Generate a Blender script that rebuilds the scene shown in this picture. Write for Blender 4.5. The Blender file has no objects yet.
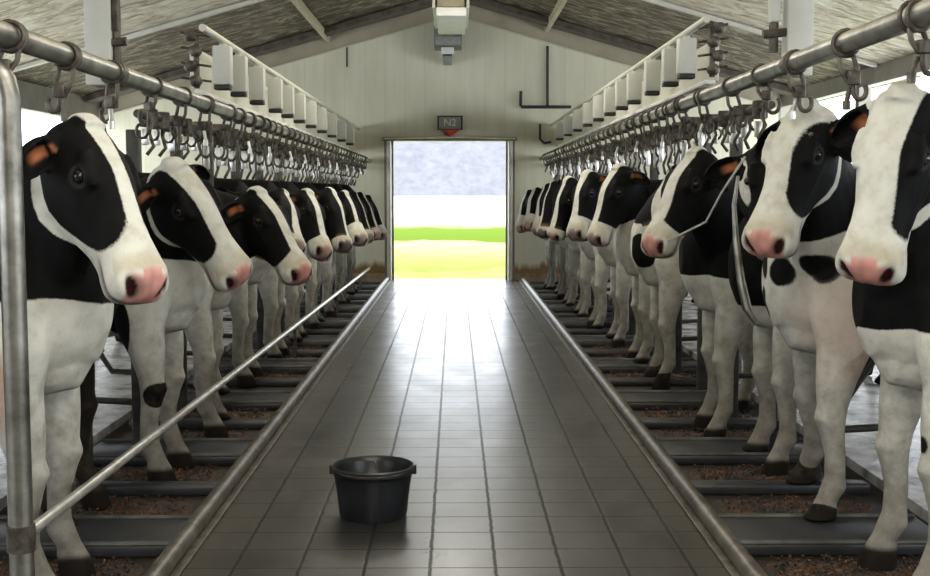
import bpy, bmesh, math, random
import numpy as np
from mathutils import Vector, Matrix, Euler
random.seed(7)
C = bpy.context.scene.collection
PI = math.pi
sc = bpy.context.scene

# ---------------------------------------------------------------- camera
FPX = 1200.0
cam_d = bpy.data.cameras.new('camera'); cam = bpy.data.objects.new('camera', cam_d); C.objects.link(cam)
cam_d.sensor_width = 36; cam_d.lens = FPX/930*36; cam_d.clip_end = 1200; cam_d.clip_start = 0.02
cam.location = (0, 0, 1.35)
cam.rotation_euler = Euler((PI/2-math.atan(97/FPX), 0, -math.atan(10/FPX)), 'XYZ')
sc.camera = cam
RM = cam.rotation_euler.to_matrix()
def ray(px, py):
    return RM @ Vector(((px-465)/FPX, (288-py)/FPX, -1))
def at(px, py, Y):
    d = ray(px, py)
    return Vector((0, 0, 1.35)) + d*(Y/d.y)

# ---------------------------------------------------------------- materials
def nt(name):
    m = bpy.data.materials.new(name); m.use_nodes = True
    n = m.node_tree.nodes; l = m.node_tree.links
    return m, n, l, n['Principled BSDF']
def noise(n, l, scale, detail=4, rough=.55, vec=None, dist=0):
    t = n.new('ShaderNodeTexNoise'); t.inputs['Scale'].default_value = scale
    t.inputs['Detail'].default_value = detail; t.inputs['Roughness'].default_value = rough
    t.inputs['Distortion'].default_value = dist
    if vec is not None: l.new(vec, t.inputs['Vector'])
    return t.outputs['Fac']
def coords(n, l, scale=(1, 1, 1), kind='Object'):
    tc = n.new('ShaderNodeTexCoord'); mp = n.new('ShaderNodeMapping')
    mp.inputs['Scale'].default_value = scale
    l.new(tc.outputs[kind], mp.inputs['Vector']); return mp.outputs['Vector']
def ramp(n, l, fac, stops):
    r = n.new('ShaderNodeValToRGB')
    while len(r.color_ramp.elements) < len(stops): r.color_ramp.elements.new(.5)
    for e, (p, c) in zip(r.color_ramp.elements, stops):
        e.position = p; e.color = (*c, 1) if len(c) == 3 else c
    l.new(fac, r.inputs['Fac']); return r.outputs['Color']
def bump(n, l, b, h, strength=.3, dist=.01):
    k = n.new('ShaderNodeBump'); k.inputs['Strength'].default_value = strength
    k.inputs['Distance'].default_value = dist
    l.new(h, k.inputs['Height']); l.new(k.outputs['Normal'], b.inputs['Normal'])
def math_(n, l, op, a, b=None):
    k = n.new('ShaderNodeMath'); k.operation = op
    for i, v in enumerate((a, b)):
        if v is None: continue
        if isinstance(v, (int, float)): k.inputs[i].default_value = v
        else: l.new(v, k.inputs[i])
    return k.outputs[0]
def mixc(n, l, fac, a, b):
    k = n.new('ShaderNodeMix'); k.data_type = 'RGBA'
    for i, v in ((0, fac), (6, a), (7, b)):
        if isinstance(v, (int, float)): k.inputs[i].default_value = v
        elif isinstance(v, tuple): k.inputs[i].default_value = (*v, 1)
        else: l.new(v, k.inputs[i])
    return k.outputs[2]
def simple(name, c1, c2, scale=8, rough=.6, metal=0, bs=.2, bd=.004, vs=(1, 1, 1), spec=.5):
    m, n, l, b = nt(name)
    f = noise(n, l, scale, 6, .6, coords(n, l, vs))
    l.new(ramp(n, l, f, [(.3, c1), (.7, c2)]), b.inputs['Base Color'])
    b.inputs['Roughness'].default_value = rough; b.inputs['Metallic'].default_value = metal
    b.inputs['Specular IOR Level'].default_value = spec
    if bs: bump(n, l, b, f, bs, bd)
    return m
M = {}
M['steel'] = simple('galvanised_steel', (.11, .105, .09), (.36, .35, .31), 9, .36, .85, .25, .004)
M['dark_steel'] = simple('tarnished_steel', (.02, .017, .013), (.16, .14, .11), 22, .5, .5, .5, .006)
M['bright_steel'] = simple('bright_steel', (.45, .44, .4), (.75, .74, .7), 14, .3, .7, .3, .004)
M['post_steel'] = simple('stall_post_steel', (.04, .04, .038), (.13, .13, .12), 7, .5, .4, .3, .004)
M['kerb'] = simple('kerb_metal', (.025, .021, .015), (.15, .135, .105), 12, .42, .3, .5, .008)
M['slab'] = simple('wet_dark_slab', (.012, .0125, .014), (.038, .039, .044), 6, .38, 0, .5, .006)
M['mat'] = simple('wet_platform_glare', (.06, .058, .055), (.75, .74, .73), 4.5, .25, 0, .6, .02)  # bright patches put the wet floor's glare into the colour
M['recess'] = simple('feed_recess', (.006, .005, .004), (.035, .022, .013), 14, .5, 0, .6, .01)
M['box'] = simple('pale_enamel', (.56, .57, .52), (.68, .69, .63), 5, .5, 0, .1, .003)
M['cream'] = simple('cream_paint', (.58, .57, .47), (.70, .69, .6), 4, .55, 0, .15, .004)
M['beam'] = simple('tan_beam', (.36, .32, .22), (.44, .40, .28), 3, .6, 0, .1, .003)
M['purlin'] = simple('purlin_wood', (.42, .36, .25), (.62, .56, .42), 12, .7, 0, .3, .006)
M['darkgap'] = simple('dark_batten', (.05, .04, .03), (.13, .11, .08), 9, .8, 0, .3, .006)
M['rubber'] = simple('black_rubber', (.012, .012, .012), (.03, .03, .03), 9, .5, 0, .1, .002)
M['bucket'] = simple('black_bucket_plastic', (.006, .0065, .008), (.013, .014, .017), 4, .32, 0, .15, .003)
M['red'] = simple('red_plastic', (.5, .02, .03), (.6, .05, .06), 5, .4)
M['black'] = simple('black_paint', (.012, .012, .012), (.03, .03, .028), 5, .5)
M['signface'] = simple('sign_face', (.25, .26, .23), (.36, .37, .33), 25, .5)
M['white'] = simple('white_paint', (.75, .75, .7), (.85, .85, .8), 5, .5)
M['jamb'] = simple('door_jamb', (.55, .52, .45), (.75, .73, .68), 6, .45)
M['jamb_dark'] = simple('door_jamb_edge', (.13, .11, .08), (.25, .22, .17), 16, .5)
M['horn_eye'] = simple('cow_eye', (.006, .004, .003), (.012, .008, .006), 5, .06, 0, 0)
M['tag'] = simple('yellow_tag', (.8, .5, .06), (.85, .55, .08), 5, .5, 0, 0)
M['rope'] = simple('grey_rope', (.4, .39, .36), (.6, .59, .55), 40, .7)
M['side'] = simple('side_wall_paint', (.35, .34, .29), (.46, .45, .39), 4, .7)
M['kick'] = simple('stained_kickboard', (.2, .12, .05), (.42, .33, .22), 6, .7)

def grain_mat():
    m, n, l, b = nt('feed_grain')
    v = coords(n, l)
    f = noise(n, l, 70, 3, .7, v); g = noise(n, l, 9, 4, .6, v)
    c1 = ramp(n, l, f, [(.36, (.008, .004, .002)), (.52, (.06, .022, .006)), (.72, (.36, .15, .04))])
    c1 = mixc(n, l, ramp(n, l, g, [(.42, (1, 1, 1)), (.58, (0, 0, 0))]), c1, (.012, .008, .005))
    l.new(c1, b.inputs['Base Color']); b.inputs['Roughness'].default_value = .7
    bump(n, l, b, f, .8, .02)
    return m
M['grain'] = grain_mat()
def wall_mat():
    m, n, l, b = nt('gable_wall_panel')
    tc = n.new('ShaderNodeTexCoord'); sp = n.new('ShaderNodeSeparateXYZ'); l.new(tc.outputs['Object'], sp.inputs[0])
    f = noise(n, l, 2.5, 5, .6, coords(n, l, (3, 1, .35)))
    base = ramp(n, l, f, [(.25, (.66, .64, .47)), (.75, (.77, .75, .58))])
    # board joints every 0.3 m
    x = math_(n, l, 'FRACT', math_(n, l, 'MULTIPLY', sp.outputs[0], 1/.3))
    g = math_(n, l, 'LESS_THAN', math_(n, l, 'ABSOLUTE', math_(n, l, 'SUBTRACT', x, .5)), .03)
    base = mixc(n, l, math_(n, l, 'MULTIPLY', g, .12), base, (.3, .29, .22))
    # brown splash stain at the foot of the wall
    z = math_(n, l, 'ADD', sp.outputs[2], math_(n, l, 'MULTIPLY', f, -.35))
    s = ramp(n, l, z, [(0, (1, 1, 1)), (.1, (0, 0, 0))])
    base = mixc(n, l, s, base, (.26, .15, .06))
    l.new(base, b.inputs['Base Color']); b.inputs['Roughness'].default_value = .75
    bump(n, l, b, g, .2, .004)
    return m
M['wall'] = wall_mat()
def foil_mat(name, lo, mid, hi, tone, k):
    m, n, l, b = nt(name)
    f = noise(n, l, 4, 9, .7, coords(n, l, (.6, 1.3, 1)), 1.6)
    g = noise(n, l, 1.3, 3, .5, coords(n, l, (1, .6, 1)))
    c = ramp(n, l, f, [(.38, lo), (.5, mid), (.6, hi)])
    c2 = mixc(n, l, math_(n, l, 'MULTIPLY', g, k), c, tone)
    l.new(c2, b.inputs['Base Color']); b.inputs['Roughness'].default_value = .45; b.inputs['Metallic'].default_value = .2
    bump(n, l, b, f, 1.0, .12)
    return m
M['foil'] = foil_mat('crinkled_foil_insulation', (.26, .21, .13), (.72, .66, .52), (.95, .92, .82), (.72, .6, .36), .4)
M['foil_dark'] = foil_mat('dark_foil_insulation', (.02, .015, .01), (.13, .10, .06), (.5, .44, .32), (.12, .09, .04), .3)  # darker tones of the crinkled insulation for the far roof bay
def tile_mat():
    m, n, l, b = nt('wet_floor_tiles')
    tc = n.new('ShaderNodeTexCoord'); sp = n.new('ShaderNodeSeparateXYZ'); l.new(tc.outputs['Object'], sp.inputs[0])
    def seam(sock, off, per, wd):
        a = math_(n, l, 'FRACT', math_(n, l, 'MULTIPLY', math_(n, l, 'SUBTRACT', sock, off), 1/per))
        d = math_(n, l, 'MULTIPLY', math_(n, l, 'MINIMUM', a, math_(n, l, 'SUBTRACT', 1.0, a)), per)
        return ramp(n, l, math_(n, l, 'MULTIPLY', d, 1/wd), [(.4, (1, 1, 1)), (1.0, (0, 0, 0))]), math_(n, l, 'FLOOR', math_(n, l, 'MULTIPLY', math_(n, l, 'SUBTRACT', sock, off), 1/per))
    wob = math_(n, l, 'MULTIPLY', math_(n, l, 'SUBTRACT', noise(n, l, 14, 3, .6, coords(n, l)), .5), .012)
    sx, ix = seam(math_(n, l, 'ADD', sp.outputs[0], wob), -.09, .235, .0085)
    sy, iy = seam(math_(n, l, 'ADD', sp.outputs[1], wob), 4.669, .2255, .0055)
    s = math_(n, l, 'MAXIMUM', sx, sy)
    cb = n.new('ShaderNodeCombineXYZ'); l.new(ix, cb.inputs[0]); l.new(iy, cb.inputs[1])
    wn = n.new('ShaderNodeTexWhiteNoise'); wn.noise_dimensions = '3D'; l.new(cb.outputs[0], wn.inputs['Vector'])
    f = noise(n, l, 3.2, 6, .6, coords(n, l, (1, .6, 1)))
    v = math_(n, l, 'ADD', math_(n, l, 'MULTIPLY', wn.outputs['Value'], .25), math_(n, l, 'MULTIPLY', f, .75))
    col = ramp(n, l, v, [(.2, (.010, .0098, .0086)), (.5, (.02, .0195, .0175)), (.8, (.036, .035, .031))])
    # dirt against the kerbs
    ax = math_(n, l, 'ABSOLUTE', sp.outputs[0])
    dk = math_(n, l, 'ADD', ax, math_(n, l, 'MULTIPLY', math_(n, l, 'SUBTRACT', noise(n, l, 5, 5, .6, coords(n, l, (1, .5, 1))), .5), .5))
    dirt = ramp(n, l, dk, [(.72, (0, 0, 0)), (.98, (1, 1, 1))])
    col = mixc(n, l, math_(n, l, 'MULTIPLY', dirt, .7), col, (.045, .033, .014))
    col = mixc(n, l, s, col, (.004, .004, .004))
    l.new(col, b.inputs['Base Color'])
    r = ramp(n, l, f, [(.3, (.27, .27, .27)), (.7, (.42, .42, .42))])
    r2 = mixc(n, l, math_(n, l, 'MAXIMUM', s, math_(n, l, 'MULTIPLY', dirt, .4)), r, (.8, .8, .8))
    l.new(math_(n, l, 'SUBTRACT', .6, math_(n, l, 'MULTIPLY', s, .4)), b.inputs['Specular IOR Level'])
    l.new(r2, b.inputs['Roughness']); b.inputs['Coat Weight'].default_value = .42; b.inputs['Coat Roughness'].default_value = .24; b.inputs['Coat IOR'].default_value = 1.4
    h = math_(n, l, 'SUBTRACT', math_(n, l, 'MULTIPLY', f, .4), math_(n, l, 'MULTIPLY', s, .3))
    bump(n, l, b, h, .3, .006)
    return m
M['tile'] = tile_mat()
def coat_mat():
    m, n, l, b = nt('cow_coat')
    a = n.new('ShaderNodeAttribute'); a.attribute_name = 'coat'
    t = n.new('ShaderNodeAttribute'); t.attribute_name = 'tint'
    v = coords(n, l)
    f = noise(n, l, 120, 3, .6, v); g = noise(n, l, 14, 5, .6, v)
    fac = math_(n, l, 'ADD', a.outputs['Fac'], math_(n, l, 'MULTIPLY', math_(n, l, 'SUBTRACT', f, .5), .009))
    k = ramp(n, l, math_(n, l, 'ADD', math_(n, l, 'MULTIPLY', fac, 20.0), .5), [(.44, (0, 0, 0)), (.56, (1, 1, 1))])
    white = ramp(n, l, g, [(.25, (.46, .44, .37)), (.5, (.62, .61, .54)), (.75, (.70, .70, .63))])
    black = ramp(n, l, g, [(.3, (.0025, .0025, .0028)), (.7, (.006, .006, .006))])
    c = mixc(n, l, k, white, black)
    # mud patches on the lower legs; white coat also darker towards the ground
    tc = n.new('ShaderNodeTexCoord'); sp = n.new('ShaderNodeSeparateXYZ'); l.new(tc.outputs['Object'], sp.inputs[0])
    z = math_(n, l, 'ADD', sp.outputs[2], math_(n, l, 'MULTIPLY', g, .5))
    mud = ramp(n, l, z, [(.3, (.9, .9, .9)), (.95, (0, 0, 0))])
    c = mixc(n, l, math_(n, l, 'MULTIPLY', ramp(n, l, z, [(.45, (1, 1, 1)), (1.35, (0, 0, 0))]), math_(n, l, 'ADD', math_(n, l, 'MULTIPLY', k, -.68), .68)), c, (.12, .105, .085))
    mk = math_(n, l, 'MULTIPLY', mud, ramp(n, l, noise(n, l, 9, 6, .7, v), [(.38, (0, 0, 0)), (.7, (.8, .8, .8))]))
    c = mixc(n, l, mk, c, (.10, .075, .055))
    c = mixc(n, l, t.outputs['Alpha'], c, t.outputs['Color'])
    l.new(c, b.inputs['Base Color'])
    b.inputs['Roughness'].default_value = .7; b.inputs['Specular IOR Level'].default_value = .1
    hv = noise(n, l, 60, 4, .7, coords(n, l, (1, 1, .4)))
    bump(n, l, b, hv, .35, .006)
    return m
M['coat'] = coat_mat()
def emis(name, col, s):
    m, n, l, b = nt(name); b.inputs['Emission Color'].default_value = (*col, 1); b.inputs['Emission Strength'].default_value = s
    b.inputs['Base Color'].default_value = (*col, 1); return m
M['lamp'] = emis('lamp_diffuser', (1, .97, .86), 5)  # glowing tubes of the added fill lamps

# ---------------------------------------------------------------- mesh helpers
class MB:
    def __init__(s): s.v = []; s.f = []
    def add(s, vs, fs):
        o = len(s.v); s.v += [tuple(p) for p in vs]; s.f += [tuple(i+o for i in f) for f in fs]; return s
    def box(s, a, b, bev=0):
        x0, y0, z0 = a; x1, y1, z1 = b
        if not bev:
            vs = [(x, y, z) for x in (x0, x1) for y in (y0, y1) for z in (z0, z1)]
            return s.add(vs, [(0, 1, 3, 2), (4, 6, 7, 5), (0, 4, 5, 1), (2, 3, 7, 6), (0, 2, 6, 4), (1, 5, 7, 3)])
        bm = bmesh.new(); bmesh.ops.create_cube(bm, size=1)
        for v in bm.verts: v.co = Vector(((x0+x1)/2+v.co.x*(x1-x0), (y0+y1)/2+v.co.y*(y1-y0), (z0+z1)/2+v.co.z*(z1-z0)))
        bmesh.ops.bevel(bm, geom=bm.edges[:], offset=bev, segments=2, profile=.5, affect='EDGES')
        bm.verts.index_update()
        s.add([v.co[:] for v in bm.verts], [[v.index for v in f.verts] for f in bm.faces]); bm.free(); return s
    def tube(s, pts, r, n=12, rs=None):
        pts = [Vector(p) for p in pts]; rings = []
        up = Vector((0, 0, 1)) if abs((pts[1]-pts[0]).normalized().z) < .9 else Vector((1, 0, 0))
        vs = []
        for i, p in enumerate(pts):
            t = (pts[min(i+1, len(pts)-1)]-pts[max(i-1, 0)]).normalized()
            a = up.cross(t)
            if a.length < 1e-4: a = Vector((0, 1, 0)).cross(t)
            a.normalize(); b = t.cross(a); up = b
            rr = rs[i] if rs else r
            for k in range(n):
                an = 2*PI*k/n; vs.append(p+a*math.cos(an)*rr+b*math.sin(an)*rr)
        fs = []
        for i in range(len(pts)-1):
            for k in range(n):
                fs.append((i*n+k, i*n+(k+1) % n, (i+1)*n+(k+1) % n, (i+1)*n+k))
        fs.append(tuple(range(n))[::-1]); fs.append(tuple((len(pts)-1)*n+k for k in range(n)))
        return s.add(vs, fs)
    def lathe(s, c, prof, n=48):
        vs = []; fs = []; m = len(prof)
        for k in range(n):
            an = 2*PI*k/n
            for r, z in prof: vs.append((c[0]+r*math.cos(an), c[1]+r*math.sin(an), c[2]+z))
        for k in range(n):
            for j in range(m-1):
                fs.append((k*m+j, ((k+1) % n)*m+j, ((k+1) % n)*m+j+1, k*m+j+1))
        return s.add(vs, fs)
    def loft(s, secs, n=20):
        """secs: (centre, axisA, axisB, ra, rb_plus, rb_minus, exponent)"""
        vs = []
        for c, A, B, ra, rp, rm, e in secs:
            for k in range(n):
                an = 2*PI*k/n; ca, sa = math.cos(an), math.sin(an)
                x = math.copysign(abs(ca)**(2/e), ca); y = math.copysign(abs(sa)**(2/e), sa)
                vs.append(c+A*(x*ra)+B*(y*(rp if y > 0 else rm)))
        fs = []; m = len(secs)
        for i in range(m-1):
            for k in range(n): fs.append((i*n+k, i*n+(k+1) % n, (i+1)*n+(k+1) % n, (i+1)*n+k))
        fs.append(tuple(range(n))[::-1]); fs.append(tuple((m-1)*n+k for k in range(n)))
        return s.add(vs, fs)
    def build(s, name, mat, parent=None, loc=None, smooth=True):
        me = bpy.data.meshes.new(name)
        o0 = Vector(loc) if loc is not None else (parent_loc(parent) if parent else Vector((0, 0, 0)))
        me.from_pydata([tuple(Vector(v)-o0) for v in s.v], [], s.f)
        bm = bmesh.new(); bm.from_mesh(me); bmesh.ops.recalc_face_normals(bm, faces=bm.faces[:]); bm.to_mesh(me); bm.free()
        me.materials.append(mat)
        if smooth:
            me.polygons.foreach_set('use_smooth', [True]*len(me.polygons))
            try: me.set_sharp_from_angle(angle=math.radians(40))
            except Exception: pass
        o = bpy.data.objects.new(name, me); C.objects.link(o)
        if parent: o.parent = parent
        else: o.location = o0
        return o
def parent_loc(p):
    v = Vector((0, 0, 0))
    while p: v += p.location; p = p.parent
    return v
def tag(o, label, cat, group=None):
    o['label'] = label; o['category'] = cat
    if group: o['group'] = group
    return o
def thing(name, label, cat, loc, group=None):
    o = bpy.data.objects.new(name, None); o.empty_display_size = .1; C.objects.link(o); o.location = loc
    return tag(o, label, cat, group)
def struct(o): o['kind'] = 'structure'; return o
def copy_tree(o, parent=None):
    c = o.copy(); C.objects.link(c); c.parent = parent
    for ch in list(o.children): copy_tree(ch, c)
    return c

# ---------------------------------------------------------------- setting
YW = 18.2                      # far gable wall
ZR, SL = 4.19, .282             # ridge height above the floor, roof slope
XL, XR = -5.3, 4.9             # side walls
def roofz(x): return ZR-SL*abs(x)
DX0, DX1, DH = at(391, 270, YW).x, at(508.5, 270, YW).x, at(450, 141, YW).z
# floor
struct(MB().box((-1.06, -3, -.3), (1.06, YW+.25, 0)).build('floor', M['tile'], smooth=False))
for sx, nm in ((-1, 'floor_left'), (1, 'floor_right')):
    x0, x1 = sorted((sx*1.05, sx*2.0))
    struct(MB().box((x0, -3, -.3), (x1, YW, -.05)).build(nm+'_recess', M['recess'], smooth=False))
    x0, x1 = sorted((sx*2.0, XL if sx < 0 else XR))
    struct(MB().box((x0, -3, -.3), (x1, YW, 0)).build(nm, M['mat'], smooth=False))
# gable wall, one mesh with the doorway cut out
def gable(name, y0, y1, mat, door=None):
    g = MB()
    xs = [XL, DX0, 0, DX1, XR]
    for a, b_ in zip(xs[:-1], xs[1:]):
        zlo = DH if (door and a >= DX0 and b_ <= DX1) else -.3
        vs = [(a, y, z) for y in (y0, y1) for z in (zlo, roofz(a))]+[(b_, y, z) for y in (y0, y1) for z in (zlo, roofz(b_))]
        g.add(vs, [(0, 1, 5, 4), (2, 6, 7, 3), (0, 4, 6, 2), (1, 3, 7, 5), (0, 2, 3, 1), (4, 5, 7, 6)])
    return struct(g.build(name, mat, smooth=False))
gable('wall_far', YW, YW+.18, M['wall'], True)
gable('wall_behind', -3.2, -3.0, M['side'])
# side walls with a long opening under the eaves
def sidewall(name, x, z0, z1, s):
    a, b_ = sorted((x, x+s*.15)); g = MB()
    g.box((a, -3, -.3), (b_, YW, z0)); g.box((a, -3, z1), (b_, YW, roofz(x)+.02))
    for y in np.arange(-3, YW, 3.53): g.box((a, y, z0), (b_, y+.14, z1))
    return struct(g.build(name, M['side'], smooth=False))
sidewall('wall_left', XL, .95, 2.36, -1); sidewall('wall_right', XR, .95, 2.6, 1)
# roof: crinkled foil insulation with dark battens across
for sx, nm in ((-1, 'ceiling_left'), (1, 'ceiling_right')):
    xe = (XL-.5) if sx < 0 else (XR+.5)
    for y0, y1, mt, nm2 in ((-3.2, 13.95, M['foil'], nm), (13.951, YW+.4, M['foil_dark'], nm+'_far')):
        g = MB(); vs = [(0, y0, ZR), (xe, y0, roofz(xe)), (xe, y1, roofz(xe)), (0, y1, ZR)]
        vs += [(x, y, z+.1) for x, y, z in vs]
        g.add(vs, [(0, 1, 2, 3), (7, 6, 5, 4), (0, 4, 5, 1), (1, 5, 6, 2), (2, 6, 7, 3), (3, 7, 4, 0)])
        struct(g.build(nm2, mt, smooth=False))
def slope_bar(g, sx, xa, xb, y0, y1, dz0, dz1):
    vs = [(sx*x, y, roofz(x)+dz) for x in (xa, xb) for y in (y0, y1) for dz in (dz0, dz1)]
    g.add(vs, [(0, 1, 3, 2), (4, 6, 7, 5), (0, 4, 5, 1), (2, 3, 7, 6), (0, 2, 6, 4), (1, 5, 7, 3)])
for k, sx in enumerate((-1, 1)):
    g = MB(); slope_bar(g, sx, 0, 5.25 if sx < 0 else 4.85, YW-.14, YW-.002, -.24, -.02)
    o = struct(g.build('trim_%d' % (k+1), M['beam'], smooth=False))
    g = MB(); slope_bar(g, sx, 0, 5.25 if sx < 0 else 4.85, YW-.17, YW-.141, -.26, -.245)
    struct(g.build('trim_%d' % (k+3), M['cream'], smooth=False))
    g = MB(); slope_bar(g, sx, .1, 5.25 if sx < 0 else 4.85, YW-1.0, YW-.62, -.1, -.015)
    struct(g.build('trim_%d' % (k+5), M['darkgap'], smooth=False))
n_t = 7
for sx in (-1, 1):
    for xx, ya in ((1.88 if sx < 0 else 1.36, 9.0),):
        g = MB(); x = sx*xx
        g.box((x-.035, ya, roofz(x)-.11), (x+.035, YW-.14, roofz(x)-.01), .01)
        struct(g.build('trim_%d' % n_t, M['purlin'], smooth=False)); n_t += 1
    for y in (1, 5.2, 9.4, 13.9):
        g = MB(); slope_bar(g, sx, .05, 5.2 if sx < 0 else 4.85, y, y+.1, -.05, -.01)
        struct(g.build('trim_%d' % n_t, M['cream'], smooth=False)); n_t += 1
# kickboards at the foot of the far wall
for k, (a, b_) in enumerate(((XL, DX0-.08), (DX1+.08, XR))):
    struct(MB().box((a, YW-.03, -.05), (b_, YW, .1), .004).build('baseboard_far' if k == 0 else 'baseboard_far_right', M['kick'], smooth=False))
# door frame (open doorway)
dr = bpy.data.objects.new('door_1', None); C.objects.link(dr); dr.location = ((DX0+DX1)/2, YW, 0); dr['kind'] = 'structure'
for x, s in ((DX0, -1), (DX1, 1)):
    a, b_ = sorted((x, x+s*.05)); MB().box((a-.004, YW-.09, 0), (b_+.004, YW+.2, DH+.05), .006).build('door_jamb', M['jamb'], dr)
    a, b_ = sorted((x+s*.055, x+s*.09)); MB().box((a, YW-.06, 0), (b_, YW, DH+.05), .004).build('door_jamb_edge', M['jamb_dark'], dr)
    a, b_ = sorted((x-s*.012, x-s*.045)); MB().box((a, YW+.02, 0), (b_, YW+.1, DH), .004).build('door_strip', M['jamb_dark'], dr)
MB().box((DX0-.12, YW-.1, DH), (DX1+.12, YW-.005, DH+.055), .006).build('door_lintel', M['jamb_dark'], dr)
MB().tube([(DX0-.1, YW-.13, DH+.03), (0, YW-.13, DH+.05), (DX1+.1, YW-.13, DH+.03)], .012, 8).build('door_track', M['jamb'], dr)

# outdoors: meadow, far pale bank
def meadow_mat():
    m, n, l, b = nt('meadow')
    tc = n.new('ShaderNodeTexCoord'); sp = n.new('ShaderNodeSeparateXYZ'); l.new(tc.outputs['Object'], sp.inputs[0])
    f = noise(n, l, .5, 6, .7, coords(n, l, (1, .35, 1)))
    y = math_(n, l, 'ADD', sp.outputs[1], math_(n, l, 'MULTIPLY', math_(n, l, 'SUBTRACT', f, .5), 9.0))
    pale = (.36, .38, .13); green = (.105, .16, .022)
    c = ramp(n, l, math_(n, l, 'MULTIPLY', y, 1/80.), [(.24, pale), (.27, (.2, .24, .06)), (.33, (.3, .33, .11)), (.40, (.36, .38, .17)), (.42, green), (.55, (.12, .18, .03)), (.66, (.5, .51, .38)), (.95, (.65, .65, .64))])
    l.new(c, b.inputs['Base Color']); b.inputs['Roughness'].default_value = 1; b.inputs['Specular IOR Level'].default_value = 0
    return m
M['meadow'] = meadow_mat()
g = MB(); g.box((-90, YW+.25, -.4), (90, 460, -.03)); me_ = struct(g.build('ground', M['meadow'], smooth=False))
bank_m = simple('hazy_distant_hill', (.145, .145, .165), (.2, .2, .215), .35, 1, 0, 0, 0, spec=0)  # pale tone has the haze of distance put into the colour
g = MB(); NXh = 60
vs = []; fs = []
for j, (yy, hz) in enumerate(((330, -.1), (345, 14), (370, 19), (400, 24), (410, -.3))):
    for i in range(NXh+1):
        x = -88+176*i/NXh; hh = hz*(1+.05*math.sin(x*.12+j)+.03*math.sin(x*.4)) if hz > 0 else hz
        vs.append((x, yy, hh))
for j in range(4):
    for i in range(NXh): a = j*(NXh+1)+i; fs.append((a, a+1, a+NXh+2, a+NXh+1))
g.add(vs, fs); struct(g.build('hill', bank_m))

# ---------------------------------------------------------------- kerbs, slabs, feed
for sx, sd in ((-1, 'left'), (1, 'right')):
    t = thing('kerb_rail', 'long worn metal kerb rail along the %s edge of the tiled walkway' % sd, 'kerb', (sx*1.03, 9, 0))
    MB().tube([(sx*1.03, y, .03) for y in np.linspace(1, YW-.15, 40)], .036, 14).build('rail', M['kerb'], t)
    a, b_ = sorted((sx*.965, sx*1.0)); MB().box((a, 1, 0.001), (b_, YW-.1, .012), .003).build('edge_strip', M['kerb'], t)
slabs = []
ys = []
y = 2.95
while y < 17.3:
    ys.append(('w', y, y+.4)); ys.append(('t', y+.93, y+1.04)); y += 1.55
protos = {}
def make_slab(sx, kind, y0, y1):
    w = y1-y0; t = thing('feed_slab' if kind == 'w' else 'feed_bar', '', 'slab', (sx*1.5, y0, -.05))
    b = MB(); a, c = sorted((sx*1.08, sx*1.92))
    b.box((a, y0, -.049), (c, y1, 0), .012); b.build('slab' if kind == 'w' else 'bar', M['slab'], t)
    if kind == 'w':
        for yy in (y0+.012, y1-.012):
            MB().tube([(a+.01, yy, .002), (c-.01, yy, .002)], .012, 8).build('edge_rod', M['post_steel'], t)
    return t
onbar = []
for sx, sd in ((-1, 'left'), (1, 'right')):
    pr = {}
    for i, (k, y0, y1) in enumerate(ys):
        onbar.append((sx, y0, y1))
        if k not in pr: t = pr[k] = make_slab(sx, k, y0, y1)
        else: t = copy_tree(pr[k]); t.location.y = y0
        kk = 'dark wet slab with raised edges' if k == 'w' else 'narrow dark bar'
        tag(t, '%s across the feed recess at the feet of the %s cows' % (kk, sd), 'slab', '%s in the %s feed recess' % ('wide slabs' if k == 'w' else 'narrow bars', sd))
    # feed grain scattered between the bars
    for j, (a0, a1, dens) in enumerate(((4.0, 4.45, .9), (4.97, 5.36, .45), (5.56, 5.95, .9), (6.5, 6.9, .4), (7.12, 7.55, .9), (8.66, 9.1, .9), (9.7, 10.1, .5), (10.3, 10.65, .8))):
        b = MB(); rr = random.Random(j+int(sx)*20)
        nx, ny = 26, 12; x0, x1 = sorted((sx*1.15, sx*1.85))
        hs = {}
        for iy in range(ny+1):
            for ix in range(nx+1):
                e = min(ix, nx-ix, 3)/3*min(iy, ny-iy, 3)/3
                hs[ix, iy] = -.052+e*(.018+.014*rr.random())*dens
        b.add([(x0+(x1-x0)*ix/nx, a0+(a1-a0)*iy/ny, hs[ix, iy]) for iy in range(ny+1) for ix in range(nx+1)],
              [(iy*(nx+1)+ix, iy*(nx+1)+ix+1, (iy+1)*(nx+1)+ix+1, (iy+1)*(nx+1)+ix) for iy in range(ny) for ix in range(nx)])
        for q in range(int(420*dens)):
            x = rr.uniform(x0+.03, x1-.03); yv = rr.uniform(a0+.02, a1-.02); r = rr.uniform(.004, .009); z = -.03+rr.random()*.012
            b.add([(x-r, yv, z), (x+r, yv, z), (x, yv-r, z), (x, yv+r, z), (x, yv, z+r), (x, yv, z-r)],
                  [(0, 2, 4), (2, 1, 4), (1, 3, 4), (3, 0, 4), (2, 0, 5), (1, 2, 5), (3, 1, 5), (0, 3, 5)])
        o = b.build('feed_grain', M['grain'], loc=(sx*1.5, (a0+a1)/2, -.05)); o['kind'] = 'stuff'
        tag(o, 'brown feed grain spilled in the recess by the %s kerb rail' % sd, 'grain', 'feed grain along the %s side' % sd)

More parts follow.
